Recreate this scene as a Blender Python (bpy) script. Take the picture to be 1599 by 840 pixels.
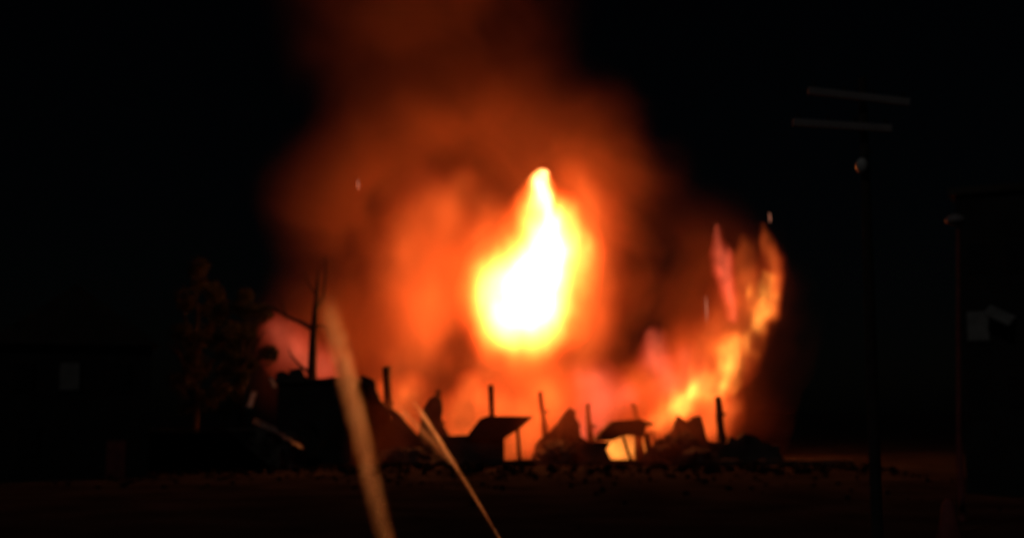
import bpy, bmesh, math, random
from mathutils import Vector, Matrix, noise
R = math.radians
random.seed(11)
scene = bpy.context.scene
for o in list(bpy.data.objects):
    bpy.data.objects.remove(o)
C = scene.collection

# ------------------------------------------------------------------ camera
FPX, W0, H0 = 1931.0, 1599.0, 840.0          # focal length in photo pixels (a 45 degree view)
PITCH = math.atan(220.0 / FPX)
CAM_Z = 4.0
cam_d = bpy.data.cameras.new('camera')
cam = bpy.data.objects.new('camera', cam_d)
C.objects.link(cam)
cam.location = (0, 0, CAM_Z)
cam.rotation_euler = (R(90) + PITCH, 0, 0)
cam_d.sensor_width = 36.0
cam_d.lens = 36.0 * FPX / W0
cam_d.clip_end = 5000
cam_d.dof.use_dof = True                     # the phone never quite found its focus in the dark
cam_d.dof.focus_distance = 12.0
cam_d.dof.aperture_fstop = 0.7
scene.camera = cam

# ------------------------------------------------------------------ night sky and a weak moon
w = bpy.data.worlds.new('World')
scene.world = w
w.use_nodes = True
nt = w.node_tree
sky = nt.nodes.new('ShaderNodeTexSky')
sky.sky_type = 'NISHITA'
sky.sun_disc = False
sky.sun_elevation = R(38)
sky.sun_rotation = R(215)
bg = nt.nodes['Background']
nt.links.new(sky.outputs[0], bg.inputs[0])
bg.inputs[1].default_value = 0.00014
sun_d = bpy.data.lights.new('moon', 'SUN')
sun_d.energy = 0.07
sun_d.angle = R(0.5)
sun_d.color = (1.0, 0.95, 0.9)
sun = bpy.data.objects.new('moon', sun_d)
C.objects.link(sun)
sun.rotation_euler = (R(52), 0, R(-35))      # from behind the camera, over its left shoulder
vs = scene.view_settings
vs.view_transform = 'Standard'
vs.look = 'None'
vs.gamma = 1
vs.exposure = 0
vs.use_curve_mapping = False
cy = scene.cycles
cy.use_denoising = True
cy.transparent_max_bounces = 64
cy.max_bounces = 5
cy.volume_bounces = 0
cy.sample_clamp_indirect = 2.0
cy.volume_max_steps = 256
cy.volume_step_rate = 2.5


def at(px, py, Y):
    """the point of the place seen at this spot of the photograph, Y metres ahead"""
    u, v = (px - 799.5) / FPX, (420.0 - py) / FPX
    c, s = math.cos(PITCH), math.sin(PITCH)
    t = Y / (c - v * s)
    return Vector((u * t, Y, CAM_Z + t * (s + v * c)))


# ------------------------------------------------------------------ helpers
def tag(o, label=None, cat=None, group=None, kind=None):
    if label: o['label'] = label
    if cat: o['category'] = cat
    if group: o['group'] = group
    if kind: o['kind'] = kind
    return o


def empty(name, loc, **kw):
    o = bpy.data.objects.new(name, None)
    C.objects.link(o)
    o.location = loc
    return tag(o, **kw)


def link(name, bm, mat, parent=None, smooth=False, loc=None):
    me = bpy.data.meshes.new(name)
    bmesh.ops.recalc_face_normals(bm, faces=bm.faces)
    bm.to_mesh(me)
    bm.free()
    if smooth:
        for p in me.polygons: p.use_smooth = True
    if mat: me.materials.append(mat)
    o = bpy.data.objects.new(name, me)
    C.objects.link(o)
    if loc is not None: o.location = loc
    if parent is not None: o.parent = parent
    return o


def box(bm, c, s, rot=None, taper=1.0):
    m = Matrix.Translation(Vector(c))
    if rot: m = m @ (Matrix.Rotation(rot[2], 4, 'Z') @ Matrix.Rotation(rot[1], 4, 'Y') @ Matrix.Rotation(rot[0], 4, 'X'))
    vs_ = []
    for z in (-.5, .5):
        k = taper if z > 0 else 1.0
        for x, y in ((-.5, -.5), (.5, -.5), (.5, .5), (-.5, .5)):
            vs_.append(bm.verts.new(m @ Vector((x * s[0] * k, y * s[1] * k, z * s[2]))))
    for f in ((0, 3, 2, 1), (4, 5, 6, 7), (0, 1, 5, 4), (1, 2, 6, 5), (2, 3, 7, 6), (3, 0, 4, 7)):
        bm.faces.new([vs_[i] for i in f])


def tube(bm, pts, rad, n=8, cap=True):
    rings = []
    for i, p in enumerate(pts):
        p = Vector(p)
        a = Vector(pts[max(i - 1, 0)]); b = Vector(pts[min(i + 1, len(pts) - 1)])
        t = (b - a).normalized()
        ref = Vector((0, 1, 0)) if abs(t.y) < .9 else Vector((1, 0, 0))
        u = t.cross(ref).normalized(); v = t.cross(u)
        r = rad[i] if hasattr(rad, '__len__') else rad
        rings.append([bm.verts.new(p + (u * math.cos(k * math.tau / n) + v * math.sin(k * math.tau / n)) * r) for k in range(n)])
    for a, b in zip(rings, rings[1:]):
        for k in range(n):
            bm.faces.new((a[k], a[(k + 1) % n], b[(k + 1) % n], b[k]))
    if cap:
        bm.faces.new(rings[0]); bm.faces.new(list(reversed(rings[-1])))


def mat(name, col, rough=.9, var=.5, scale=1.5, bump=.3, metal=0.0, spec=.3):
    m = bpy.data.materials.new(name)
    m.use_nodes = True
    t = m.node_tree
    b = t.nodes['Principled BSDF']
    tc = t.nodes.new('ShaderNodeTexCoord')
    n = t.nodes.new('ShaderNodeTexNoise')
    n.inputs['Scale'].default_value = scale
    n.inputs['Detail'].default_value = 6
    t.links.new(tc.outputs['Object'], n.inputs['Vector'])
    r = t.nodes.new('ShaderNodeValToRGB')
    r.color_ramp.elements[0].position = .3
    r.color_ramp.elements[1].position = .72
    r.color_ramp.elements[0].color = (*[c * (1 - var) for c in col], 1)
    r.color_ramp.elements[1].color = (*[min(1, c * (1 + var)) for c in col], 1)
    t.links.new(n.outputs[0], r.inputs[0])
    t.links.new(r.outputs[0], b.inputs['Base Color'])
    b.inputs['Roughness'].default_value = rough
    b.inputs['Metallic'].default_value = metal
    b.inputs['Specular IOR Level'].default_value = spec
    n2 = t.nodes.new('ShaderNodeTexNoise')
    n2.inputs['Scale'].default_value = scale * 8
    n2.inputs['Detail'].default_value = 4
    t.links.new(tc.outputs['Object'], n2.inputs['Vector'])
    bp = t.nodes.new('ShaderNodeBump')
    bp.inputs['Strength'].default_value = bump
    bp.inputs['Distance'].default_value = .05
    t.links.new(n2.outputs[0], bp.inputs['Height'])
    t.links.new(bp.outputs[0], b.inputs['Normal'])
    return m


M = {
    'ground': mat('asphalt', (.03, .025, .023), .97, .5, .25, .4, spec=0),
    'char': mat('charred_masonry', (.06, .05, .045), .95, .5, .8, .6, spec=.1),
    'charwood': mat('charred_timber', (.035, .028, .024), .9, .4, 2., .6, spec=.1),
    'ash': mat('ash_and_scraps', (.012, .010, .009), .97, .5, .8, .5, spec=0),
    'concrete': mat('sooty_concrete', (.12, .10, .09), .9, .4, .7, .4),
    'sheet': mat('galvanised_sheet', (.55, .54, .52), .55, .25, 1.2, .3, metal=.3),
    'steel': mat('grey_painted_steel', (.22, .2, .2), .6, .15, 2., .1),
    'wood': mat('weathered_pole_wood', (.035, .028, .024), .9, .4, 3., .4),
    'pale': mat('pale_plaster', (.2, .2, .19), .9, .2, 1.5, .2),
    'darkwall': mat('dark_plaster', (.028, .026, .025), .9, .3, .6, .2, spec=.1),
    'roof': mat('dark_roof', (.05, .04, .035), .9, .4, 1., .3),
    'glasspane': mat('night_window', (.02, .02, .022), .15, .1, 1., .02, spec=.5),
    'redcloth': mat('dark_red_tarpaulin', (.22, .05, .045), .85, .3, 2., .3),
    'bark': mat('bark', (.014, .012, .010), .95, .4, 3., .7),
    'globe': mat('frosted_globe', (.4, .4, .39), .4, .08, 2., .02),
}


def leaf_mat(name, col):
    m = mat(name, col, .8, .5, 1.2, 0)
    t = m.node_tree
    b = t.nodes['Principled BSDF']
    tr = t.nodes.new('ShaderNodeBsdfTranslucent')
    tr.inputs[0].default_value = (col[0] * 1.2, col[1] * 1.3, col[2], 1)
    mx = t.nodes.new('ShaderNodeMixShader')
    mx.inputs[0].default_value = .3
    t.links.new(b.outputs[0], mx.inputs[1]); t.links.new(tr.outputs[0], mx.inputs[2])
    t.links.new(mx.outputs[0], t.nodes['Material Output'].inputs['Surface'])
    return m


M['leaf'] = leaf_mat('leaves', (.022, .03, .010))
M['leaf_dark'] = leaf_mat('dark_leaves', (.014, .019, .007))


# ------------------------------------------------------------------ ground
bm = bmesh.new()
xs = [-900, -400, -200, -110] + [-80 + 2 * i for i in range(81)] + [110, 200, 400, 900]
ys = [-60, -20, 0, 10] + [16 + 2 * i for i in range(70)] + [170, 220, 400, 900, 2000]
gr = [[bm.verts.new((x, y, .12 * (noise.noise(Vector((x * .13, y * .13, 0))) - .2) if 14 < y < 156 and abs(x) < 82 else -.03)) for x in xs] for y in ys]
for a, b in zip(gr, gr[1:]):
    for i in range(len(xs) - 1):
        bm.faces.new((a[i], a[i + 1], b[i + 1], b[i]))
tag(link('ground', bm, M['ground'], smooth=True), kind='structure')


# ------------------------------------------------------------------ ruined walls, with real thickness
def ruin_wall(name, label, cat, outline, Y, thick, hole=None, mat_='char', group=None, jit=.11, seed=0):
    """a broken standing wall: the outline (photo spots) at Y metres, as thick as a wall, edges crumbled"""
    rnd = random.Random(seed)
    base = at(sum(p[0] for p in outline) / len(outline), 720, Y)
    pts = []
    n = len(outline)
    for i in range(n):
        a = at(*outline[i], Y); b = at(*outline[(i + 1) % n], Y)
        a.z = max(a.z, -.1); b.z = max(b.z, -.1)
        k = max(1, int((b - a).length / .45))
        for j in range(k):
            p = a.lerp(b, j / k)
            if p.z > .1:
                p.x += rnd.uniform(-jit, jit); p.z += rnd.uniform(-jit, jit)
            pts.append(p - Vector((base.x, Y, 0)))
    bm = bmesh.new()
    fr = [bm.verts.new((p.x, -thick / 2 + rnd.uniform(-.05, .05), p.z)) for p in pts]
    bk = [bm.verts.new((p.x, thick / 2 + rnd.uniform(-.05, .05), p.z)) for p in pts]
    bm.faces.new(fr); bm.faces.new(list(reversed(bk)))
    for i in range(len(pts)):
        j = (i + 1) % len(pts)
        bm.faces.new((fr[i], bk[i], bk[j], fr[j]))
    bm.normal_update()
    bmesh.ops.triangulate(bm, faces=[f for f in bm.faces if len(f.verts) > 4], ngon_method='EAR_CLIP')
    return tag(link(name, bm, M[mat_], loc=(base.x, Y, 0)), label, cat, group)


# heap with two lumps of rubble: a mound of broken masonry
def heap(name, label, px, Y, wpx, hpx, seed, depth=3.0):
    rnd = random.Random(seed)
    c = at(px, 720, Y); sx = wpx * Y / FPX / 2; h = hpx * Y / FPX
    bm = bmesh.new()
    bmesh.ops.create_icosphere(bm, subdivisions=4, radius=1)
    for v in bm.verts:
        d = v.co.normalized()
        k = 1 + .38 * noise.noise(d * 2.2 + Vector((seed, 0, 0))) + .22 * noise.noise(d * 6 + Vector((0, seed, 0)))
        v.co = Vector((d.x * sx * k, d.y * depth * k, max(d.z, -.15) * h * k))
    root = empty(name, (c.x, Y, 0), label=label, cat='rubble')
    link('mound', bm, M['char'], root)
    for i in range(14):
        bm = bmesh.new()
        a = rnd.uniform(0, math.tau); q = rnd.uniform(.3, .95)
        box(bm, (0, 0, 0), (rnd.uniform(.3, .9), rnd.uniform(.25, .6), rnd.uniform(.15, .35)), (rnd.uniform(-.8, .8), rnd.uniform(-.8, .8), a))
        link('broken_block', bm, M['char'], root, loc=(math.cos(a) * q * sx, math.sin(a) * q * depth, h * math.sqrt(1 - q * q) * .95))
    for i in range(6):
        bm = bmesh.new()
        a = rnd.uniform(-.9, .9); x = rnd.uniform(-.9, .9) * sx; L_ = rnd.uniform(1.6, 3.2); yy = rnd.uniform(-.6, .4) * depth
        z0 = h * .35 * (1 - abs(x) / sx)
        tube(bm, [(x, yy, z0 - .2), (x + math.sin(a) * L_ * .5 + .05, yy + .2, z0 + math.cos(a) * L_ * .45), (x + math.sin(a) * L_, yy + .5, z0 + math.cos(a) * L_ * .85)], [.11, .1, .06], 5)
        link('beam', bm, M['charwood'], root)
    return root


ruin_wall('wall_remnant', 'tall jagged charred wall remnant with a sharp peak in the middle of the fire front', 'ruined wall',
          [(829, 726), (836, 694), (848, 680), (858, 672), (868, 660), (880, 647), (890, 638), (897, 640), (903, 662), (909, 680), (921, 690), (936, 696), (952, 726)], 96, .9, seed=1)
ruin_wall('wall_remnant', 'charred twin peaked wall remnant before the yellow flames, narrow notch in its top', 'ruined wall',
          [(1015, 726), (1024, 702), (1038, 684), (1050, 670), (1057, 650), (1064, 655), (1074, 657), (1084, 648), (1093, 648), (1099, 668), (1105, 686), (1116, 692), (1134, 690), (1150, 726)], 96.5, .9, seed=2)
ruin_wall('wall_remnant', 'broad low charred wall block at the dark end of the fire beyond the last post', 'ruined wall',
          [(1132, 726), (1134, 690), (1141, 682), (1150, 684), (1158, 676), (1180, 680), (1186, 690), (1214, 694), (1222, 726)], 98, .8, seed=3)
ruin_wall('gable_remnant', 'dark gable wall sloping down from beside the thick water jet', 'ruined wall',
          [(552, 726), (556, 600), (566, 584), (582, 590), (592, 626), (604, 634), (622, 642), (640, 664), (656, 684), (676, 702), (700, 726)], 94, .8, seed=4)
ruin_wall('wall_remnant', 'narrow upright slab of charred wall standing against the second post', 'ruined wall',
          [(652, 726), (655, 662), (662, 636), (672, 622), (682, 618), (689, 624), (693, 670), (704, 684), (716, 690), (720, 726)], 97, .6, seed=5)

# collapsed shed with a tipped flat roof
sh = empty('collapsed_shed', (*at(780, 720, 95).xy, 0), label='collapsed shed with a tipped flat roof overhanging to a point on one thin prop', cat='shed')
sc0 = at(780, 720, 95)


def rel(px, py, Y, o): return at(px, py, Y) - Vector((o.x, o.y, 0))


def slab(name, pts, thick, m, parent, org, depth_to, jit=.04, seed=0):
    """a plate between an outline at one depth and the same outline carried back"""
    rnd = random.Random(seed)
    bm = bmesh.new()
    f = [bm.verts.new(rel(x, y, Y, org) + Vector((rnd.uniform(-jit, jit), 0, rnd.uniform(-jit, jit)))) for x, y, Y in pts]
    b = [bm.verts.new(v.co + Vector((rnd.uniform(-jit, jit), thick, rnd.uniform(-jit, jit)))) for v in f]
    bm.faces.new(f); bm.faces.new(list(reversed(b)))
    for i in range(len(f)):
        j = (i + 1) % len(f)
        bm.faces.new((f[i], b[i], b[j], f[j]))
    bm.normal_update()
    bmesh.ops.triangulate(bm, faces=[q for q in bm.faces if len(q.verts) > 4], ngon_method='EAR_CLIP')
    return link(name, bm, m, parent)


slab('roof', [(727, 684, 94), (748, 654, 94), (760, 649, 94), (796, 650, 94), (834, 649, 94), (812, 668, 94), (786, 684, 94)], 3.2, M['charwood'], sh, sc0, 0, seed=1)
slab('wall', [(690, 726, 94.4), (690, 680, 94.4), (727, 680, 94.4), (786, 683, 94.4), (788, 726, 94.4)], .5, M['char'], sh, sc0, 0, seed=2)
bm = bmesh.new(); tube(bm, [rel(808, 668, 94.6, sc0), rel(812, 728, 94.6, sc0)], .14); link('prop', bm, M['charwood'], sh)
bm = bmesh.new(); tube(bm, [rel(775, 650, 97, sc0), rel(771, 728, 97, sc0)], .2); link('prop', bm, M['charwood'], sh)

# burnt lean-to with an opening through which the fire shows
sc1 = at(980, 720, 95)
sh = empty('burnt_lean_to', (sc1.x, sc1.y, 0), label='burnt lean-to whose broken doorway shows yellow fire behind a slanting strut', cat='shed')
slab('roof', [(930, 688, 94), (942, 672, 94), (958, 657, 94), (998, 655, 94), (1023, 661, 94), (1008, 666, 94), (1006, 682, 94), (980, 678, 94), (954, 688, 94)], 3.0, M['charwood'], sh, sc1, 0, seed=3)
slab('wall', [(920, 726, 94.5), (926, 688, 94.5), (954, 690, 94.5), (946, 702, 94.5), (953, 716, 94.5), (964, 722, 94.5), (1002, 724, 94.5), (1002, 728, 94.5)], .5, M['char'], sh, sc1, 0, seed=4)
slab('jamb', [(1005, 680, 94.5), (1014, 674, 94.5), (1020, 726, 94.5), (1003, 728, 94.5), (1009, 704, 94.5)], .5, M['char'], sh, sc1, 0, seed=5)
bm = bmesh.new(); tube(bm, [rel(973, 682, 94.8, sc1), rel(980, 705, 94.8, sc1), rel(989, 726, 94.8, sc1)], .13); link('strut', bm, M['charwood'], sh)
bm = bmesh.new(); tube(bm, [rel(1000, 658, 94.6, sc1), rel(1022, 662, 94.6, sc1)], [.16, .06]); link('eave_beam', bm, M['charwood'], sh)

# ------------------------------------------------------------------ the row of charred posts
POSTS = [(603, 574, 611, 13, 'leaning charred post nearest the thick water jet, tallest of the row', 101),
         (684, 610, 688, 9, 'charred post rising from the narrow upright slab of wall', 97.8),
         (766, 604, 771, 10, 'charred post standing over the tipped flat roof of the collapsed shed', 100.5),
         (844, 612, 856, 8, 'charred post leaning beside the tall jagged wall peak, flat roof side', 100.5),
         (917, 632, 927, 9, 'charred post between the sharp wall peak and the burnt lean-to', 100.5),
         (990, 630, 1000, 9, 'charred post poking up through the burnt lean-to roof', 100.5),
         (1121, 620, 1131, 11, 'last charred post at the dark end, beyond the twin peaked wall', 100)]
for i, (xt, yt, xb, wpx, lab, Y) in enumerate(POSTS):
    rnd = random.Random(i)
    b = at(xb, 722, Y); t = at(xt, yt, Y)
    r = wpx * Y / FPX / 2
    bm = bmesh.new()
    N = 7
    L = []
    for k in range(N):
        q = k / (N - 1)
        p = Vector((b.x, Y, -.15)).lerp(Vector((t.x, Y, t.z)), q)
        p.x += rnd.uniform(-.04, .04)
        L.append(p - Vector((b.x, Y, 0)))
    tube(bm, L, [r * (1.15 + 1.3 * max(0, .55 - k / (N - 1)) - .2 * k / (N - 1)) * rnd.uniform(.85, 1.15) for k in range(N)], 6)
    for v in bm.verts:
        if v.co.z > t.z - .1: v.co.z += rnd.uniform(-.18, .18)
    root = empty('charred_post', (b.x, Y, 0), label=lab, cat='post', group='charred posts along the front of the fire')
    link('shaft', bm, M['charwood'], root)
    bm = bmesh.new()   # the stub of a beam still nailed to it
    zz = t.z * rnd.uniform(.55, .8)
    box(bm, (0, 0, 0), (.55, .16, .2), (0, rnd.uniform(.2, .7), rnd.uniform(-.4, .4)))
    q = zz / max(t.z, .1)
    link('beam_stub', bm, M['charwood'], root, loc=((t.x - b.x) * q + .2, -.1, zz))

# long low wall in front of the fire and the heaps of rubble along it
bm = bmesh.new()
top = 1.0
rnd = random.Random(5)
x0, x1 = at(640, 700, 92).x, at(1330, 700, 92).x
n = 60
rows = []
for i in range(n + 1):
    x = x0 + (x1 - x0) * i / n
    h = .34 + .12 * noise.noise(Vector((x * .35, 0, 3))) + rnd.uniform(-.04, .04)
    rows.append([bm.verts.new((x, -.22, -.15)), bm.verts.new((x, -.2, h)), bm.verts.new((x, .2, h + rnd.uniform(-.03, .03))), bm.verts.new((x, .22, -.15))])
for a, b in zip(rows, rows[1:]):
    for k in range(3):
        bm.faces.new((a[k], a[k + 1], b[k + 1], b[k]))
bm.faces.new(rows[0]); bm.faces.new(list(reversed(rows[-1])))
tag(link('boundary_wall', bm, M['char'], loc=(0, 92, 0)), 'long low sooty wall running along the foot of the fire', 'wall')
heap('rubble_heap', 'small rubble heap at the foot of the tall jagged wall peak', 868, 94, 70, 34, 3)
heap('rubble_heap', 'rubble heap sloping up before the twin peaked wall', 1062, 94.3, 96, 44, 8)
heap('rubble_heap', 'low rubble heap under the dark gable slope by the thin water jet', 640, 92.8, 110, 26, 14, 2.0)

bm = bmesh.new()
rnd = random.Random(77)
for i in range(900):
    y = 93 - abs(rnd.gauss(0, 14)); x = rnd.uniform(-26, 26)
    if y < 40: continue
    s_ = rnd.uniform(.1, .45) * (1 if y > 80 else .6)
    box(bm, (x, y, s_ * .25 + .02), (s_ * rnd.uniform(.7, 1.8), s_, s_ * rnd.uniform(.4, .9)), (rnd.uniform(-.5, .5), rnd.uniform(-.5, .5), rnd.uniform(0, 3)), rnd.uniform(.5, .9))
tag(link('rubble', bm, M['ash']), 'scattered broken masonry and charred scraps on the dark ground before the fire', 'rubble', kind='stuff')

# ------------------------------------------------------------------ dark block house beside the thick jet, sheets of metal against it
bc = at(480, 720, 90)
sx = 90 / FPX
hb = empty('block_house', (bc.x, 90, 0), label='squat dark flat roofed hut between the leafy tree and the thick water jet', cat='hut')
bm = bmesh.new()
L, Rr = rel(432, 700, 90, bc).x, rel(548, 700, 90, bc).x
zt = at(480, 596, 90).z
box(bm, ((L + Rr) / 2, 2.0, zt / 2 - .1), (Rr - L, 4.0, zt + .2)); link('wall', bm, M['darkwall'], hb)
bm = bmesh.new(); box(bm, ((L + Rr) / 2 + .05, 2.0, zt + .1), (Rr - L + .5, 4.5, .22), (0, R(-1.2), 0)); link('roof', bm, M['roof'], hb)
slab('parapet', [(431, 596, 89.8), (431, 583, 89.8), (440, 578, 89.8), (452, 584, 89.8), (458, 576, 89.8), (470, 574, 89.8), (476, 588, 89.8), (500, 592, 89.8), (520, 588, 89.8), (532, 592, 89.8), (549, 586, 89.8), (549, 597, 89.8)], .4, M['char'], hb, bc, 0, seed=8)
bm = bmesh.new(); box(bm, (L + 1.7, -.02, 1.05), (1.0, .1, 2.1)); link('door', bm, M['wood'], hb)
bm = bmesh.new(); box(bm, (L + 3.9, -.02, 1.9), (1.1, .1, .9)); wn = link('window', bm, M['wood'], hb)
bm = bmesh.new(); box(bm, (L + 3.9, -.09, 1.9), (.9, .03, .7)); link('pane', bm, M['glasspane'], wn)
bm = bmesh.new(); box(bm, (L + .9, 1.0, zt + .5), (.5, .5, .8)); link('chimney', bm, M['char'], hb)


def sheet(px, py, Y, w_, h_, rot, label, seed):
    rnd = random.Random(seed)
    bm = bmesh.new()
    nx, nz = 10, 6
    g = [[bm.verts.new(((i / nx - .5) * w_, .05 * math.sin(i * 2.2) + .12 * noise.noise(Vector((i * .4, j * .5, seed))), (j / nz - .5) * h_)) for i in range(nx + 1)] for j in range(nz + 1)]
    for a, b in zip(g, g[1:]):
        for i in range(nx):
            bm.faces.new((a[i], a[i + 1], b[i + 1], b[i]))
    bmesh.ops.solidify(bm, geom=bm.faces[:], thickness=.02)
    o = link('metal_sheet', bm, M['sheet'], smooth=True, loc=at(px, py, Y))
    o.rotation_euler = rot
    return tag(o, label, 'metal sheet', 'crumpled sheets of metal beside the hut')


sheet(414, 664, 86, 1.7, .5, (R(-40), R(24), R(12)), 'pale crumpled metal sheet lying lowest on the heap beside the hut', 1)
sheet(393, 624, 86, .45, 1.3, (R(-20), R(6), R(-20)), 'pale narrow metal sheet propped upright under the leafy tree', 2)
sheet(426, 597, 86.5, .25, .8, (R(-20), R(-28), R(10)), 'small tilted metal strip sticking up at the hut corner', 3)
sheet(452, 686, 86, 2.2, .5, (R(-70), R(32), R(0)), 'dull metal sheet slumped with its corner down before the hut', 4)
heap('rubble_heap', 'dark heap of debris carrying the metal sheets beside the hut', 425, 87.6, 95, 58, 21, 1.6)


# ------------------------------------------------------------------ trees
def leafy_tree(name, label, px, pyb, Y, h, rx, rz, n, seed, m='leaf', group=None, leaf=.35, low=.25):
    rnd = random.Random(seed)
    b = at(px, pyb, Y); b.z = 0
    root = empty(name, b, label=label, cat='tree', group=group)
    bm = bmesh.new()
    tops = []
    tube(bm, [(0, 0, -.2), (.1, 0, h * .25), (-.05, .1, h * .5), (.1, .05, h * .8)], [.03 * h, .024 * h, .017 * h, .006 * h], 8)
    for i in range(9):
        a = rnd.uniform(0, math.tau); z0 = h * rnd.uniform(.22, .6)
        e = Vector((math.cos(a) * rx * .75, math.sin(a) * rx * .75, z0 + h * rnd.uniform(.12, .35)))
        tube(bm, [(0, 0, z0), e * .5 + Vector((0, 0, z0 * .5 + .1)), e], [.012 * h, .008 * h, .003 * h], 6)
        tops.append(e)
    link('trunk', bm, M['bark'], root)
    cl = []
    for i in range(26):
        a = rnd.uniform(0, math.tau); q = rnd.random() ** .5; zz = rnd.uniform(-1, 1)
        k = math.sqrt(max(0, 1 - zz * zz)) * q
        cl.append((Vector((math.cos(a) * k * rx, math.sin(a) * k * rx, h * (low + 1) / 2 + zz * h * (1 - low) / 2)), rnd.uniform(.18, .36) * rx))
    verts, faces = [], []
    for i in range(n):
        c, r = cl[rnd.randrange(len(cl))]
        d = Vector((rnd.gauss(0, 1), rnd.gauss(0, 1), rnd.gauss(0, .8)))
        d = d.normalized() * r * rnd.random() ** .4
        p = c + d
        u = Vector((rnd.gauss(0, 1), rnd.gauss(0, 1), rnd.gauss(0, 1))).normalized()
        v = u.orthogonal().normalized()
        s = leaf * rnd.uniform(.6, 1.3)
        k = len(verts)
        verts += [p - u * s * .5, p + v * s * .22, p + u * s * .5, p - v * s * .22]
        faces.append((k, k + 1, k + 2, k + 3))
    me = bpy.data.meshes.new('crown'); me.from_pydata(verts, [], faces); me.materials.append(M[m])
    o = bpy.data.objects.new('crown', me); C.objects.link(o); o.parent = root
    return root


leafy_tree('leafy_tree', 'dark leafy tree right at the edge of the red glow, beside the hut', 372, 720, 91, 13, 2.3, 4, 5000, 1, low=.16)
leafy_tree('leafy_tree', 'dim olive tree standing just outside the glow, behind the leafy tree by the hut', 300, 720, 99, 15.5, 3.2, 5, 5000, 2, 'leaf_dark')

# bare burnt tree against the red smoke
b = at(489, 720, 99); b.z = 0
bt = empty('bare_tree', b, label='bare burnt tree with one long side branch against the red smoke', cat='tree')
bm = bmesh.new()
tube(bm, [rel(x, y, 99, b) for x, y in ((489, 720), (488, 640), (487, 580), (489, 530), (492, 490), (495, 452), (497, 420))], [.5, .42, .36, .31, .24, .15, .06], 8)
link('trunk', bm, M['charwood'], bt)
for pts, r in (([(489, 514), (470, 503), (448, 494), (425, 480), (405, 472)], .2), ([(489, 518), (500, 507), (509, 512), (515, 526)], .12), ([(487, 585), (468, 570), (455, 556), (451, 545)], .14),
               ([(492, 488), (505, 462), (508, 430), (507, 400)], .12), ([(448, 494), (440, 474), (436, 460)], .08), ([(494, 462), (480, 440), (474, 420)], .08)):
    bm = bmesh.new()
    tube(bm, [rel(x, y, 99 + .25 * i, b) for i, (x, y) in enumerate(pts)], [r * (1 - .7 * i / (len(pts) - 1)) for i in range(len(pts))], 6)
    link('branch', bm, M['charwood'], bt)

# ------------------------------------------------------------------ right hand side: utility pole, lamp post, building
pb = at(1346, 640, 34); pb.z = 0
up = empty('utility_pole', pb, label='dim utility pole with two crossarms and an unlit globe lamp', cat='utility pole')
bm = bmesh.new(); tube(bm, [(.35, .15, -.3), (.35, .15, 6), (.35, .15, at(1346, 120, 34).z)], [.17, .15, .11], 12); link('pole', bm, M['wood'], up)
for k, (xa, ya, xb_, yb) in enumerate(((1262, 142, 1420, 160), (1238, 191, 1392, 201))):
    a, c = rel(xa, ya, 33.8, pb), rel(xb_, yb, 33.8, pb)
    bm = bmesh.new()
    box(bm, (a + c) / 2, ((c - a).length, .14, .2), (0, math.atan2(-(c.z - a.z), c.x - a.x), 0))
    arm = link('crossarm', bm, M['steel'], up)
    for q in (.06, .36, .64, .94):
        bm = bmesh.new()
        p = a.lerp(c, q)
        tube(bm, [p + Vector((0, 0, z)) for z in (.06, .12, .16, .2, .26)], [.03, .06, .04, .06, .03], 8)
        link('insulator', bm, M['darkwall'], arm)
bm = bmesh.new()
bmesh.ops.create_uvsphere(bm, u_segments=20, v_segments=14, radius=.2)
for v in bm.verts: v.co = Vector((v.co.x * .85, v.co.y * .85, v.co.z * 1.15)) + rel(1346, 259, 33.9, pb)
gl = link('globe', bm, M['globe'], up, smooth=True)
bm = bmesh.new(); q = rel(1346, 259, 33.9, pb); tube(bm, [q + Vector((.35, .15, .42)), q + Vector((.1, 0, .42)), q + Vector((0, 0, .34)), q + Vector((0, 0, .2))], .035, 8); link('lamp_arm', bm, M['wood'], up)

lb = at(1496, 640, 46); lb.z = 0
lp = empty('lamp_post', lb, label='slim unlit lamp post with a small grey hood near the far building', cat='lamp post')
bm = bmesh.new(); tube(bm, [(0, 0, -.3), (0, 0, 3), rel(1496, 352, 46, lb)], [.12, .1, .07], 10); link('post', bm, M['redcloth'], lp)
bm = bmesh.new()
bmesh.ops.create_uvsphere(bm, u_segments=20, v_segments=12, radius=.36)
for v in bm.verts: v.co = Vector((v.co.x, v.co.y, v.co.z * (.8 if v.co.z > 0 else .35))) + rel(1492, 346, 46, lb)
link('lamp_hood', bm, M['steel'], lp, smooth=True)

fb = at(1570, 640, 60); fb.z = 0
fbu_rot = R(-27)
fbu = empty('side_building', fb, label='unlit building at the extreme edge with a grey shutter and tilted awning', cat='building')
fbu.rotation_euler.z = fbu_rot
zt = at(1570, 300, 60).z
L = rel(1508, 640, 60, fb).x
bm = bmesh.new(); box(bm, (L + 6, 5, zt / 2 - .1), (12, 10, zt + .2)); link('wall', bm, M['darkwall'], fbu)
bm = bmesh.new(); box(bm, (L + 6, 5, zt + .15), (12.6, 10.6, .35)); link('roof', bm, M['roof'], fbu)
for (x, y, w_, h_, m) in ((1530, 508, 32, 46, 'pale'), (1530, 400, 32, 46, 'glasspane'), (1585, 400, 32, 46, 'glasspane'), (1590, 610, 32, 46, 'glasspane'), (1530, 620, 32, 60, 'glasspane')):
    c = rel(x, y, 59.98, fb)
    bm = bmesh.new(); box(bm, c, (w_ * 60 / FPX + .16, .12, h_ * 60 / FPX + .16)); wi = link('window', bm, M['wood'], fbu)
    bm = bmesh.new(); box(bm, c + Vector((0, -.08, 0)), (w_ * 60 / FPX, .05, h_ * 60 / FPX)); link('shutter' if m == 'pale' else 'pane', bm, M[m], wi)
c = rel(1570, 492, 59.4, fb)
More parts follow.
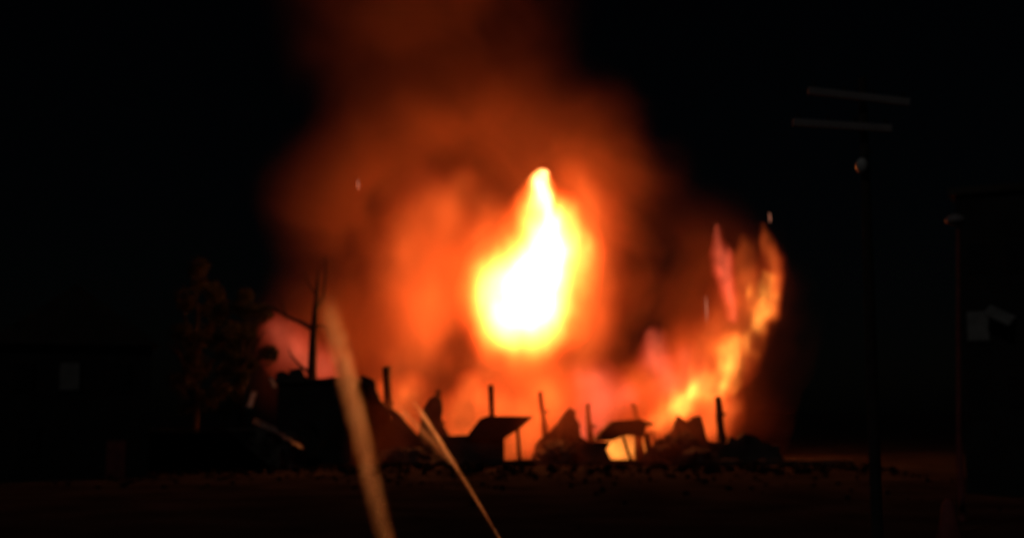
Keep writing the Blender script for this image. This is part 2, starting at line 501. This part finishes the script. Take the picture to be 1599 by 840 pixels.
bm = bmesh.new(); box(bm, c, (1.3, 1.1, .06), (R(30), R(28), 0)); link('awning', bm, M['pale'], fbu)

# draped dark red stall at the lower right
tb = at(1475, 640, 27); tb.z = 0
bm = bmesh.new()
prof = [(.42, 0), (.40, .25), (.33, .6), (.25, .95), (.17, 1.22), (.13, 1.42), (.05, 1.5)]
rings = []
for r, z in prof:
    z *= 1.4
    rings.append([bm.verts.new((math.cos(k * math.tau / 28) * r * (1 + .1 * math.sin(k * 2.0 + z)), math.sin(k * math.tau / 28) * r * (1 + .1 * math.sin(k * 2.6 + z)), z)) for k in range(28)])
for a, c in zip(rings, rings[1:]):
    for k in range(28): bm.faces.new((a[k], a[(k + 1) % 28], c[(k + 1) % 28], c[k]))
bm.faces.new(rings[0]); bm.faces.new(rings[-1])
tag(link('covered_stand', bm, M['redcloth'], smooth=True, loc=tb), 'dim dark red tapering covered shape standing alone in the near dark', 'covered stand')

# left: low garden wall and a dark house
a, c = at(150, 668, 84), at(408, 690, 88)
bm = bmesh.new()
d = (c - a).xy
ang = math.atan2(c.y - a.y, c.x - a.x)
zt = 2.5
box(bm, ((a.x + c.x) / 2, (a.y + c.y) / 2, zt / 2 - .1), (d.length, .3, zt + .2), (0, 0, ang))
gw = tag(link('garden_wall', bm, M['darkwall']), 'long dark garden wall leading from the dark toward the leafy tree', 'wall')
bm = bmesh.new(); box(bm, ((a.x + c.x) / 2, (a.y + c.y) / 2, zt + .16), (d.length + .1, .44, .12), (0, 0, ang)); link('coping', bm, M['concrete'], gw)
hb_ = at(112, 640, 74); hb_.z = 0
ho = empty('dark_house', hb_, label='unlit gabled house with one pale shutter lost in the darkness', cat='house')
ho.rotation_euler.z = R(21)
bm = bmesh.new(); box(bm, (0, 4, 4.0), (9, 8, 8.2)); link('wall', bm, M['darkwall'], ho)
bm = bmesh.new()
pts = [(-5, 7.9), (0, 11.5), (5, 7.9)]
f = [bm.verts.new((x, -.4, z)) for x, z in pts]; bk = [bm.verts.new((x, 8.4, z)) for x, z in pts]
bm.faces.new(f); bm.faces.new(list(reversed(bk)))
for i in range(3): bm.faces.new((f[i], bk[i], bk[(i + 1) % 3], f[(i + 1) % 3]))
link('roof', bm, M['roof'], ho)
bm = bmesh.new(); box(bm, (2.6, .0, 1.1), (1.1, .14, 2.2)); link('door', bm, M['redcloth'], ho)
for x, z, m in ((-.2, 6.0, 'pale'), (-2.8, 6.0, 'glasspane'), (2.6, 6.0, 'glasspane'), (-2.4, 2.2, 'glasspane')):
    bm = bmesh.new(); box(bm, (x, -.02, z), (1.3, .12, 1.8)); wi = link('window', bm, M['wood'], ho)
    bm = bmesh.new(); box(bm, (x, -.1, z), (1.1, .05, 1.6)); link('shutter' if m == 'pale' else 'pane', bm, M[m], wi)


# ------------------------------------------------------------------ fire: hot glowing gas that fills each flame's own body; billows also carry smoke glow
def hull(pts, grow, voxel, chain=True):
    bm = bmesh.new()
    if chain:
        pts = [(a[0].lerp(b[0], q), a[1] + (b[1] - a[1]) * q) for a, b in zip(pts, pts[1:]) for q in (0, .33, .67)] + [pts[-1]]
    for p, r in pts:
        bmesh.ops.create_icosphere(bm, subdivisions=2, radius=r * grow, matrix=Matrix.Translation(p))
    me = bpy.data.meshes.new('t'); bm.to_mesh(me); bm.free()
    o = bpy.data.objects.new('t', me); C.objects.link(o)
    md = o.modifiers.new('r', 'REMESH'); md.mode = 'VOXEL'; md.voxel_size = voxel
    sm = o.modifiers.new('s', 'SMOOTH'); sm.iterations = 4
    dg = bpy.context.evaluated_depsgraph_get()
    out = bpy.data.meshes.new_from_object(o.evaluated_get(dg))
    bpy.data.objects.remove(o); bpy.data.meshes.remove(me)
    return out


def field(t, pts, nscale, namp, stretch, seed, k=.15, chain=True):
    """soft distance field through a chain of centres, stirred by turbulence"""
    nd, ln = t.nodes.new, t.links.new
    tc = nd('ShaderNodeTexCoord')
    mp = nd('ShaderNodeMapping')
    mp.inputs['Scale'].default_value = (1, 1, stretch)
    mp.inputs['Location'].default_value = (seed * 7.3, seed * 3.1, seed * 1.7)
    ln(tc.outputs['Object'], mp.inputs[0])
    nz = nd('ShaderNodeTexNoise')
    nz.inputs['Scale'].default_value = nscale
    nz.inputs['Detail'].default_value = 2.0
    nz.inputs['Roughness'].default_value = .55
    ln(mp.outputs[0], nz.inputs['Vector'])
    sb = nd('ShaderNodeVectorMath'); sb.operation = 'SUBTRACT'
    sb.inputs[1].default_value = (.5, .5, .5)
    ln(nz.outputs['Color'], sb.inputs[0])
    ma = nd('ShaderNodeVectorMath'); ma.operation = 'MULTIPLY_ADD'
    ma.inputs[1].default_value = (namp, namp, namp)
    ln(sb.outputs[0], ma.inputs[0]); ln(tc.outputs['Object'], ma.inputs[2])
    acc = None
    def vm(op, a, b=None):
        n = nd('ShaderNodeVectorMath'); n.operation = op
        for k_, x in enumerate((a, b)):
            if x is None: continue
            if isinstance(x, Vector): n.inputs[k_].default_value = x
            else: ln(x, n.inputs[k_])
        return n
    def mm(op, a, b, c=None, clamp=False):
        n = nd('ShaderNodeMath'); n.operation = op; n.use_clamp = clamp
        for k_, x in enumerate((a, b, c)):
            if x is None: continue
            if isinstance(x, (int, float)): n.inputs[k_].default_value = x
            else: ln(x, n.inputs[k_])
        return n.outputs[0]
    segs = zip(pts, pts[1:]) if chain else ((p, p) for p in pts)
    for (p, r), (p2, r2) in segs:
        q = vm('SUBTRACT', ma.outputs[0], p)
        if chain:
            ba = p2 - p
            h = mm('MULTIPLY', vm('DOT_PRODUCT', q.outputs[0], ba / ba.length_squared).outputs['Value'], 1.0, clamp=True)
            sc = nd('ShaderNodeVectorMath'); sc.operation = 'SCALE'; sc.inputs[0].default_value = ba
            ln(h, sc.inputs['Scale'])
            d = vm('DISTANCE', q.outputs[0], sc.outputs[0]).outputs['Value']
            q = mm('SUBTRACT', 1.0, mm('DIVIDE', d, mm('MULTIPLY_ADD', h, r2 - r, r)))
        else:
            q = mm('MULTIPLY_ADD', vm('LENGTH', q.outputs[0]).outputs['Value'], -1.0 / r, 1.0)
        acc = q if acc is None else mm('SMOOTH_MAX', acc, q, k)
    return acc, nz


HOT = [(0, (1, .06, .008)), (.25, (1, .10, .012)), (.5, (1, .22, .03)), (.75, (1, .34, .08)), (1, (1, .46, .17))]
ORANGE = [(0, (1, .05, .008)), (.5, (1, .10, .015)), (1, (1, .16, .025))]
PINK = [(0, (1, .05, .014)), (.5, (1, .09, .035)), (1, (1, .15, .07))]
YELLOW = [(0, (1, .07, .01)), (.4, (1, .18, .02)), (1, (1, .34, .05))]


def flame(name, label, spots, Y, strength, cols, power=2.0, nscale=.3, namp=2.0, stretch=.5, seed=0, lights=(), group=None, grow=1.0, step=None, voxel=None, hi=.8, patch=(.5, 1.5)):
    """spots: (photo x, photo y, radius in photo pixels, depth offset in metres)"""
    base = at(spots[0][0], 720, Y); base.z = 0
    pts = [(at(s[0], s[1], Y + (s[3] if len(s) > 3 else 0)) - base, s[2] * Y / FPX) for s in spots]
    me = hull(pts, grow, voxel or max(.25, min(r for _, r in pts) * .3))
    o = bpy.data.objects.new(name, me); C.objects.link(o); o.location = base
    for p in me.polygons: p.use_smooth = True
    m = bpy.data.materials.new(name); m.use_nodes = True
    t = m.node_tree; t.nodes.clear()
    nd, ln = t.nodes.new, t.links.new
    f, nz = field(t, pts, nscale, namp, stretch, seed)
    mr = nd('ShaderNodeMapRange'); mr.inputs['From Min'].default_value = 0; mr.inputs['From Max'].default_value = hi
    ln(f, mr.inputs['Value'])
    pw = nd('ShaderNodeMath'); pw.operation = 'POWER'; pw.inputs[1].default_value = power
    ln(mr.outputs[0], pw.inputs[0])
    mu = nd('ShaderNodeMath'); mu.operation = 'MULTIPLY'; mu.inputs[1].default_value = strength
    n3 = nd('ShaderNodeTexNoise'); n3.inputs['Scale'].default_value = nscale * .9; n3.inputs['Detail'].default_value = 2
    tc3 = nd('ShaderNodeTexCoord'); mp3 = nd('ShaderNodeMapping'); mp3.inputs['Location'].default_value = (seed * 2.7, 5, seed * .9); mp3.inputs['Scale'].default_value = (1, .5, .8)
    ln(tc3.outputs['Object'], mp3.inputs[0]); ln(mp3.outputs[0], n3.inputs['Vector'])
    m3 = nd('ShaderNodeMapRange'); m3.inputs['From Min'].default_value = .36; m3.inputs['From Max'].default_value = .64
    m3.inputs['To Min'].default_value = patch[0]; m3.inputs['To Max'].default_value = patch[1]
    ln(n3.outputs[0], m3.inputs['Value'])
    p3 = nd('ShaderNodeMath'); p3.operation = 'MULTIPLY'; ln(pw.outputs[0], p3.inputs[0]); ln(m3.outputs[0], p3.inputs[1])
    ln(p3.outputs[0], mu.inputs[0])
    rp = nd('ShaderNodeValToRGB')
    el = rp.color_ramp.elements
    while len(el) < len(cols): el.new(.5)
    for e, (p, c) in zip(el, cols): e.position = p
    for e, (p, c) in zip(el, cols): e.color = (*c, 1)
    ln(mr.outputs[0], rp.inputs[0])
    em = nd('ShaderNodeEmission')
    ln(rp.outputs[0], em.inputs[0]); ln(mu.outputs[0], em.inputs[1])
    tr = nd('ShaderNodeBsdfTransparent'); tr.inputs[0].default_value = (.995, .99, .985, 1)
    out = nd('ShaderNodeOutputMaterial')
    sk = nd('ShaderNodeEmission'); sk.inputs[0].default_value = (1, .12, .02, 1); sk.inputs[1].default_value = .25
    ms = nd('ShaderNodeMixShader'); ms.inputs[0].default_value = .01
    ln(tr.outputs[0], ms.inputs[1]); ln(sk.outputs[0], ms.inputs[2])
    ln(em.outputs[0], out.inputs['Volume']); ln(ms.outputs[0], out.inputs['Surface'])
    m.cycles.volume_step_rate = step or 1.0
    me.materials.clear(); me.materials.append(m)
    tag(o, label, 'flame', group)
    for (x, y, dy, pw_, rad, col) in lights:
        ld = bpy.data.lights.new('flame_light', 'POINT')
        ld.energy = pw_ * LP; ld.color = col; ld.shadow_soft_size = rad
        lo = bpy.data.objects.new('flame_light', ld); C.objects.link(lo)
        lo.parent = o
        lo.location = at(x, y, Y + dy) - base
    return o


FC = (1, .2, .03)
LP = .095
G1 = 'flames of the burning building'
flame('fireball', 'towering white hot teardrop of flame, brightest thing in the scene',
      [(846, 280, 20), (846, 318, 46), (851, 354, 78), (858, 390, 98), (845, 428, 108), (824, 458, 124), (816, 480, 118)], 106, 4.4, HOT, 2.4, .36, 3.8, .55, 1,
      patch=(.7, 1.3), lights=((845, 360, 0, 60000, 1.5, FC), (825, 470, 0, 120000, 2.5, FC)), group=G1, step=.5)
flame('flame_glow_billow', 'broad rolling orange flame and smoke glow filling the space between the jet and the fireball',
      [(640, 590, 110), (640, 500, 125), (655, 410, 120), (695, 330, 95), (735, 275, 55), (770, 340, 60), (770, 440, 110), (790, 560, 120)], 109, .135, ORANGE, 2.2, .16, 9., .6, 2, group=G1, hi=.9, grow=1.1)  # part flame; its emission also stands in for the glow of firelit smoke
flame('flame_glow_billow', 'narrow orange edge of flame and smoke glow curling up the dark side of the fireball',
      [(895, 290, 60), (915, 350, 85), (915, 430, 95), (900, 520, 100), (880, 590, 90)], 109, .14, ORANGE, 2.2, .2, 7., .5, 3, group=G1, hi=.9, grow=1.1)  # emissive halo, partly standing for smoke lit by the fireball
for i, (lab, sp, st, col, lt) in enumerate((
        ('low orange flames behind the leaning post and the narrow wall slab', [(620, 640, 40), (640, 620, 40), (625, 670, 40), (600, 612, 22)], .30, ORANGE, ()),
        ('low bright orange flames between the narrow wall slab and the flat roofed shed', [(720, 650, 55), (735, 605, 32), (745, 640, 55), (710, 680, 40)], .34, ORANGE, ((730, 640, 0, 5000, 1., FC),)),
        ('low orange red flames rising behind the collapsed shed and jagged peak', [(800, 640, 55), (850, 630, 60), (830, 680, 50), (800, 700, 40)], .30, ORANGE, ()),
        ('low coral flames between the jagged peak and the lean-to roof', [(915, 650, 50), (955, 630, 48), (925, 600, 45), (900, 690, 36), (980, 620, 35)], .26, PINK, ((930, 640, 0, 5000, 1., FC),)),
        ('small yellow fire seen through the lean-to doorway', [(958, 706, 30), (978, 706, 32), (998, 704, 30), (978, 690, 24)], 1.0, YELLOW, ((975, 700, 0, 500, .5, FC),)),
        ('orange fire licking up behind the twin peaked wall and the last post', [(1030, 660, 42), (1075, 640, 50), (1115, 640, 45), (1105, 670, 38), (1140, 630, 25)], .36, ORANGE, ()))):
    flame('low_flame', lab, [(x, y, r * 1.25) for x, y, r in sp], 102.5, st * .8, col, 1.7, .4, 2.8, .45, 10 + i, lights=lt, group=G1, hi=.75)
flame('flame_tongue', 'long yellow orange tongue of flame sweeping up to a hook at the dark end',
      [(1025, 652, 30), (1048, 634, 40), (1078, 622, 34), (1108, 598, 44), (1130, 566, 50), (1154, 540, 42), (1178, 512, 36), (1192, 484, 34), (1194, 456, 30), (1190, 428, 20)], 103, .62, YELLOW, 2.1, .42, 5.0, .5, 21, patch=(.1, 2.6),
      lights=((1185, 470, 0, 6000, .8, FC), (1125, 570, 0, 6000, .8, FC)), group=G1, step=.6)
flame('flame_tongue', 'slender pink flame standing apart inside the curve of the yellow tongue',
      [(1146, 490, 20), (1138, 458, 26), (1131, 428, 26), (1125, 400, 22), (1121, 355, 8)], 103.5, .7, PINK, 2.0, .5, 2.6, .4, 22, group=G1, step=.7)
flame('flame_tongue', 'dull red orange flame licking straight up above the yellow tongue tip',
      [(1206, 480, 30), (1208, 440, 32), (1203, 405, 28), (1190, 352, 8)], 104, .30, ORANGE, 2.0, .4, 3.2, .45, 23, group=G1, step=.7)
flame('flame_glow_billow', 'broad ragged red wedge of fire behind the yellow tongue, rising toward the dark end',
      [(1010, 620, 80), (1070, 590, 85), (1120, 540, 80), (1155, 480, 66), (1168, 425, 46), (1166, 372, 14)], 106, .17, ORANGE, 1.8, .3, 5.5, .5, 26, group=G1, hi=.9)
flame('flame_tongue', 'two blunt coral flames low between the lean-to and the yellow tongue',
      [(1028, 532, 30), (1030, 570, 44), (1045, 600, 54), (1078, 590, 48), (1072, 548, 30)], 104, .26, PINK, 1.8, .4, 2.8, .5, 24, group=G1, step=.7)
flame('flame_tongue', 'dim red flame glowing behind the bare burnt tree',
      [(440, 522, 44), (455, 548, 56), (480, 566, 50), (520, 572, 50)], 102, .16, PINK, 1.6, .4, 2., .5, 25, group=G1)

em_ = bpy.data.materials.new('ember'); em_.use_nodes = True
t = em_.node_tree; t.nodes.clear()
e_ = t.nodes.new('ShaderNodeEmission'); e_.inputs[0].default_value = (1, .35, .2, 1); e_.inputs[1].default_value = .7
t.links.new(e_.outputs[0], t.nodes.new('ShaderNodeOutputMaterial').inputs[0])
for (x, y, L_, lab) in ((1103, 482, 1.0, 'thin spark streaking up between the coral flames and the pink flame'), (1202, 340, .4, 'tiny ember drifting just above the dark end of the fire'), (559, 288, .4, 'tiny ember high in the smoke above the bare tree')):
    p = at(x, y, 96)
    bm = bmesh.new(); tube(bm, [(0, 0, -L_), (.02, 0, -L_ * .3), (0, 0, L_ * .4), (-.03, 0, L_)], [.01, .035, .035, .01], 6)
    tag(link('ember', bm, em_, loc=p), lab, 'ember', 'embers above the fire')

# ------------------------------------------------------------------ smoke, lit only by the fire
SM = [(580, 320, 200, 0), (670, 450, 225, 2), (700, 210, 250, 4), (850, 430, 245, 4), (900, 270, 190, 3), (1080, 480, 210, 6), (530, 540, 160, 0), (660, 0, 300, 6), (820, 610, 200, 3), (1050, 600, 190, 3),
      (620, 690, 100, -16), (710, 690, 120, -15), (860, 700, 115, -15), (1010, 700, 115, -15)]
SY = 110
base = at(800, 720, SY); base.z = 0
pts = [(at(x, y, SY + dy) - base, r * SY / FPX) for x, y, r, dy in SM]
me = hull(pts, 1.12, 1.2, False)
m = bpy.data.materials.new('smoke'); m.use_nodes = True
t = m.node_tree; t.nodes.clear()
nd, ln = t.nodes.new, t.links.new
f, _ = field(t, pts, .08, 9.0, .7, 4, .25, False)
tc = nd('ShaderNodeTexCoord')
n2 = nd('ShaderNodeTexNoise'); n2.inputs['Scale'].default_value = .11; n2.inputs['Detail'].default_value = 3.5
n2.inputs['Distortion'].default_value = .6
ln(tc.outputs['Object'], n2.inputs['Vector'])
r2 = nd('ShaderNodeMapRange'); r2.inputs['From Min'].default_value = .38; r2.inputs['From Max'].default_value = .68
ln(n2.outputs[0], r2.inputs['Value'])
r1 = nd('ShaderNodeMapRange'); r1.inputs['From Min'].default_value = 0; r1.inputs['From Max'].default_value = 1.15; r1.interpolation_type = 'SMOOTHSTEP'
ln(f, r1.inputs['Value'])
ml = nd('ShaderNodeMath'); ml.operation = 'MULTIPLY'; ln(r1.outputs[0], ml.inputs[0]); ln(r2.outputs[0], ml.inputs[1])
dn = nd('ShaderNodeMath'); dn.operation = 'MULTIPLY'; dn.inputs[1].default_value = .24; ln(ml.outputs[0], dn.inputs[0])
pv = nd('ShaderNodeVolumePrincipled')
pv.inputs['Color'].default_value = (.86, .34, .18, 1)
pv.inputs['Anisotropy'].default_value = .2
ln(dn.outputs[0], pv.inputs['Density'])
out = nd('ShaderNodeOutputMaterial'); ln(pv.outputs[0], out.inputs['Volume'])
m.cycles.volume_step_rate = .6
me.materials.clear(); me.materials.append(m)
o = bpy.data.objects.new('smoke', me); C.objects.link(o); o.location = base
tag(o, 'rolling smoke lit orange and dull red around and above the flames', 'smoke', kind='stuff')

# ------------------------------------------------------------------ water jets: ropes of droplets inside a veil of spray
wm = bpy.data.materials.new('water_droplets'); wm.use_nodes = True
t = wm.node_tree; t.nodes.clear()
df = t.nodes.new('ShaderNodeBsdfDiffuse'); df.inputs[0].default_value = (.85, .85, .85, 1)
tl = t.nodes.new('ShaderNodeBsdfTranslucent'); tl.inputs[0].default_value = (.95, .95, .95, 1)
mx = t.nodes.new('ShaderNodeMixShader'); mx.inputs[0].default_value = .75
t.links.new(df.outputs[0], mx.inputs[1]); t.links.new(tl.outputs[0], mx.inputs[2])
ot = t.nodes.new('ShaderNodeOutputMaterial'); t.links.new(mx.outputs[0], ot.inputs[0])


def spray_mat(dens, a, b, sag, r0, r1):
    """mist densest on the jet's own curved axis, thinning outward and along its flight, in clots"""
    m = bpy.data.materials.new('spray'); m.use_nodes = True
    t = m.node_tree; t.nodes.clear()
    nd, ln = t.nodes.new, t.links.new

    def vm(op, *xs):
        n = nd('ShaderNodeVectorMath'); n.operation = op
        for k_, x in enumerate(xs):
            if isinstance(x, (Vector, tuple)): n.inputs[k_].default_value = x
            else: ln(x, n.inputs[k_])
        return n

    def mm(op, *xs, clamp=False):
        n = nd('ShaderNodeMath'); n.operation = op; n.use_clamp = clamp
        for k_, x in enumerate(xs):
            if isinstance(x, (int, float)): n.inputs[k_].default_value = x
            else: ln(x, n.inputs[k_])
        return n.outputs[0]
    tc = nd('ShaderNodeTexCoord')
    wz = nd('ShaderNodeTexNoise'); wz.inputs['Scale'].default_value = .35; wz.inputs['Detail'].default_value = 2
    ln(tc.outputs['Object'], wz.inputs['Vector'])
    wo = vm('SUBTRACT', wz.outputs['Color'], (.5, .5, .5)).outputs[0]
    wv = vm('MULTIPLY_ADD', wo, (r1 * .15, 0, r1 * .15), tc.outputs['Object']).outputs[0]
    q = vm('SUBTRACT', wv, a).outputs[0]
    ba = b - a
    h = vm('DOT_PRODUCT', q, ba / ba.length_squared).outputs['Value']
    sc = nd('ShaderNodeVectorMath'); sc.operation = 'SCALE'; sc.inputs[0].default_value = ba
    ln(h, sc.inputs['Scale'])
    up_ = nd('ShaderNodeCombineXYZ')
    ln(mm('MULTIPLY', mm('MULTIPLY', h, 4 * sag), mm('SUBTRACT', 1.0, h)), up_.inputs[2])
    ax = vm('ADD', sc.outputs[0], up_.outputs[0]).outputs[0]
    d = vm('DISTANCE', q, ax).outputs['Value']
    f = mm('SUBTRACT', 1.0, mm('DIVIDE', d, mm('MULTIPLY_ADD', h, r1 - r0, r0)), clamp=True)
    mr = nd('ShaderNodeMapRange'); mr.interpolation_type = 'SMOOTHSTEP'
    mr.inputs['From Min'].default_value = .3; mr.inputs['From Max'].default_value = .97
    mr.inputs['To Min'].default_value = dens; mr.inputs['To Max'].default_value = 0
    ln(h, mr.inputs['Value'])
    nz = nd('ShaderNodeTexNoise'); nz.inputs['Scale'].default_value = .8; nz.inputs['Detail'].default_value = 2
    mp = nd('ShaderNodeMapping'); mp.inputs['Scale'].default_value = (2.2, .2, .9)
    ln(tc.outputs['Object'], mp.inputs[0]); ln(mp.outputs[0], nz.inputs['Vector'])
    cl = mm('MULTIPLY_ADD', nz.outputs[0], 2.6, -.45, clamp=False)
    v = nd('ShaderNodeVolumeScatter')
    v.inputs['Color'].default_value = (.95, .95, .95, 1)
    v.inputs['Anisotropy'].default_value = .82
    ln(mm('MULTIPLY', mm('MULTIPLY', mm('POWER', f, 1.6), mm('MAXIMUM', cl, .1)), mr.outputs[0]), v.inputs['Density'])
    ln(v.outputs[0], nd('ShaderNodeOutputMaterial').inputs['Volume'])
    m.cycles.volume_step_rate = .05
    return m


def jet(label, p0, p1, sag, r0, r1, n, seed, dens, drop=(.02, .14), tail=.0):
    rnd = random.Random(seed)
    def P(s): return p0.lerp(p1, s) + Vector((0, 0, 4 * sag * s * (1 - s)))
    org = Vector((p0.x, p0.y, 0))
    verts, faces = [], []
    for i in range(n):
        s = rnd.random()
        if rnd.random() < (s - .35) * 1.5: continue
        a, b_ = P(s), P(min(s + .01, 1.01))
        tn = (b_ - a).normalized()
        u = tn.orthogonal().normalized(); v = tn.cross(u)
        r = (r0 + (r1 - r0) * s)
        k = abs(rnd.gauss(0, .3)); th = rnd.uniform(0, math.tau)
        p = a + (u * math.cos(th) + v * math.sin(th)) * r * k + Vector((0, 0, -tail * s * rnd.random() ** 3)) - org
        w_ = drop[0] * rnd.uniform(.5, 1.3) * (.6 + .6 * s); l = drop[1] * rnd.uniform(.5, 1.6)
        q = len(verts)
        verts += [p - tn * l, p + u * w_, p + v * w_, p - u * w_, p - v * w_, p + tn * l]
        faces += [(q, q + 1, q + 2), (q, q + 2, q + 3), (q, q + 3, q + 4), (q, q + 4, q + 1), (q + 5, q + 2, q + 1), (q + 5, q + 3, q + 2), (q + 5, q + 4, q + 3), (q + 5, q + 1, q + 4)]
    root = empty('water_jet', org, label=label, cat='water jet', group='water jets from the hoses')
    me = bpy.data.meshes.new('droplets'); me.from_pydata(verts, [], faces); me.materials.append(wm)
    o = bpy.data.objects.new('droplets', me); C.objects.link(o); o.parent = root
    o['kind'] = 'stuff'
    bm = bmesh.new()
    K = 24
    tube(bm, [P(i / K) - org for i in range(K + 1)], [(r0 + (r1 - r0) * i / K) * (1 if i < K - 2 else .6 if i < K else .15) for i in range(K + 1)], 14)
    link('spray_veil', bm, spray_mat(dens, p0 - org, p1 - org, sag, r0, r1), root, smooth=True)
    return root


jet('thick water jet arching up past the dark gable into the smoke', at(612, 880, 23), at(507, 455, 58), .08, .25, .74, 1200, 1, 1.15, (.004, .07), tail=.5)
jet('thin straight water jet aimed at the low flames by the narrow wall slab', at(800, 872, 23), at(642, 622, 70), .1, .04, .24, 1200, 2, 2.2, (.004, .07))
jet('faint falling spray sliding down along the dark gable slope', at(706, 722, 66), at(600, 622, 82), .2, .25, .5, 300, 3, .6, (.008, .10))
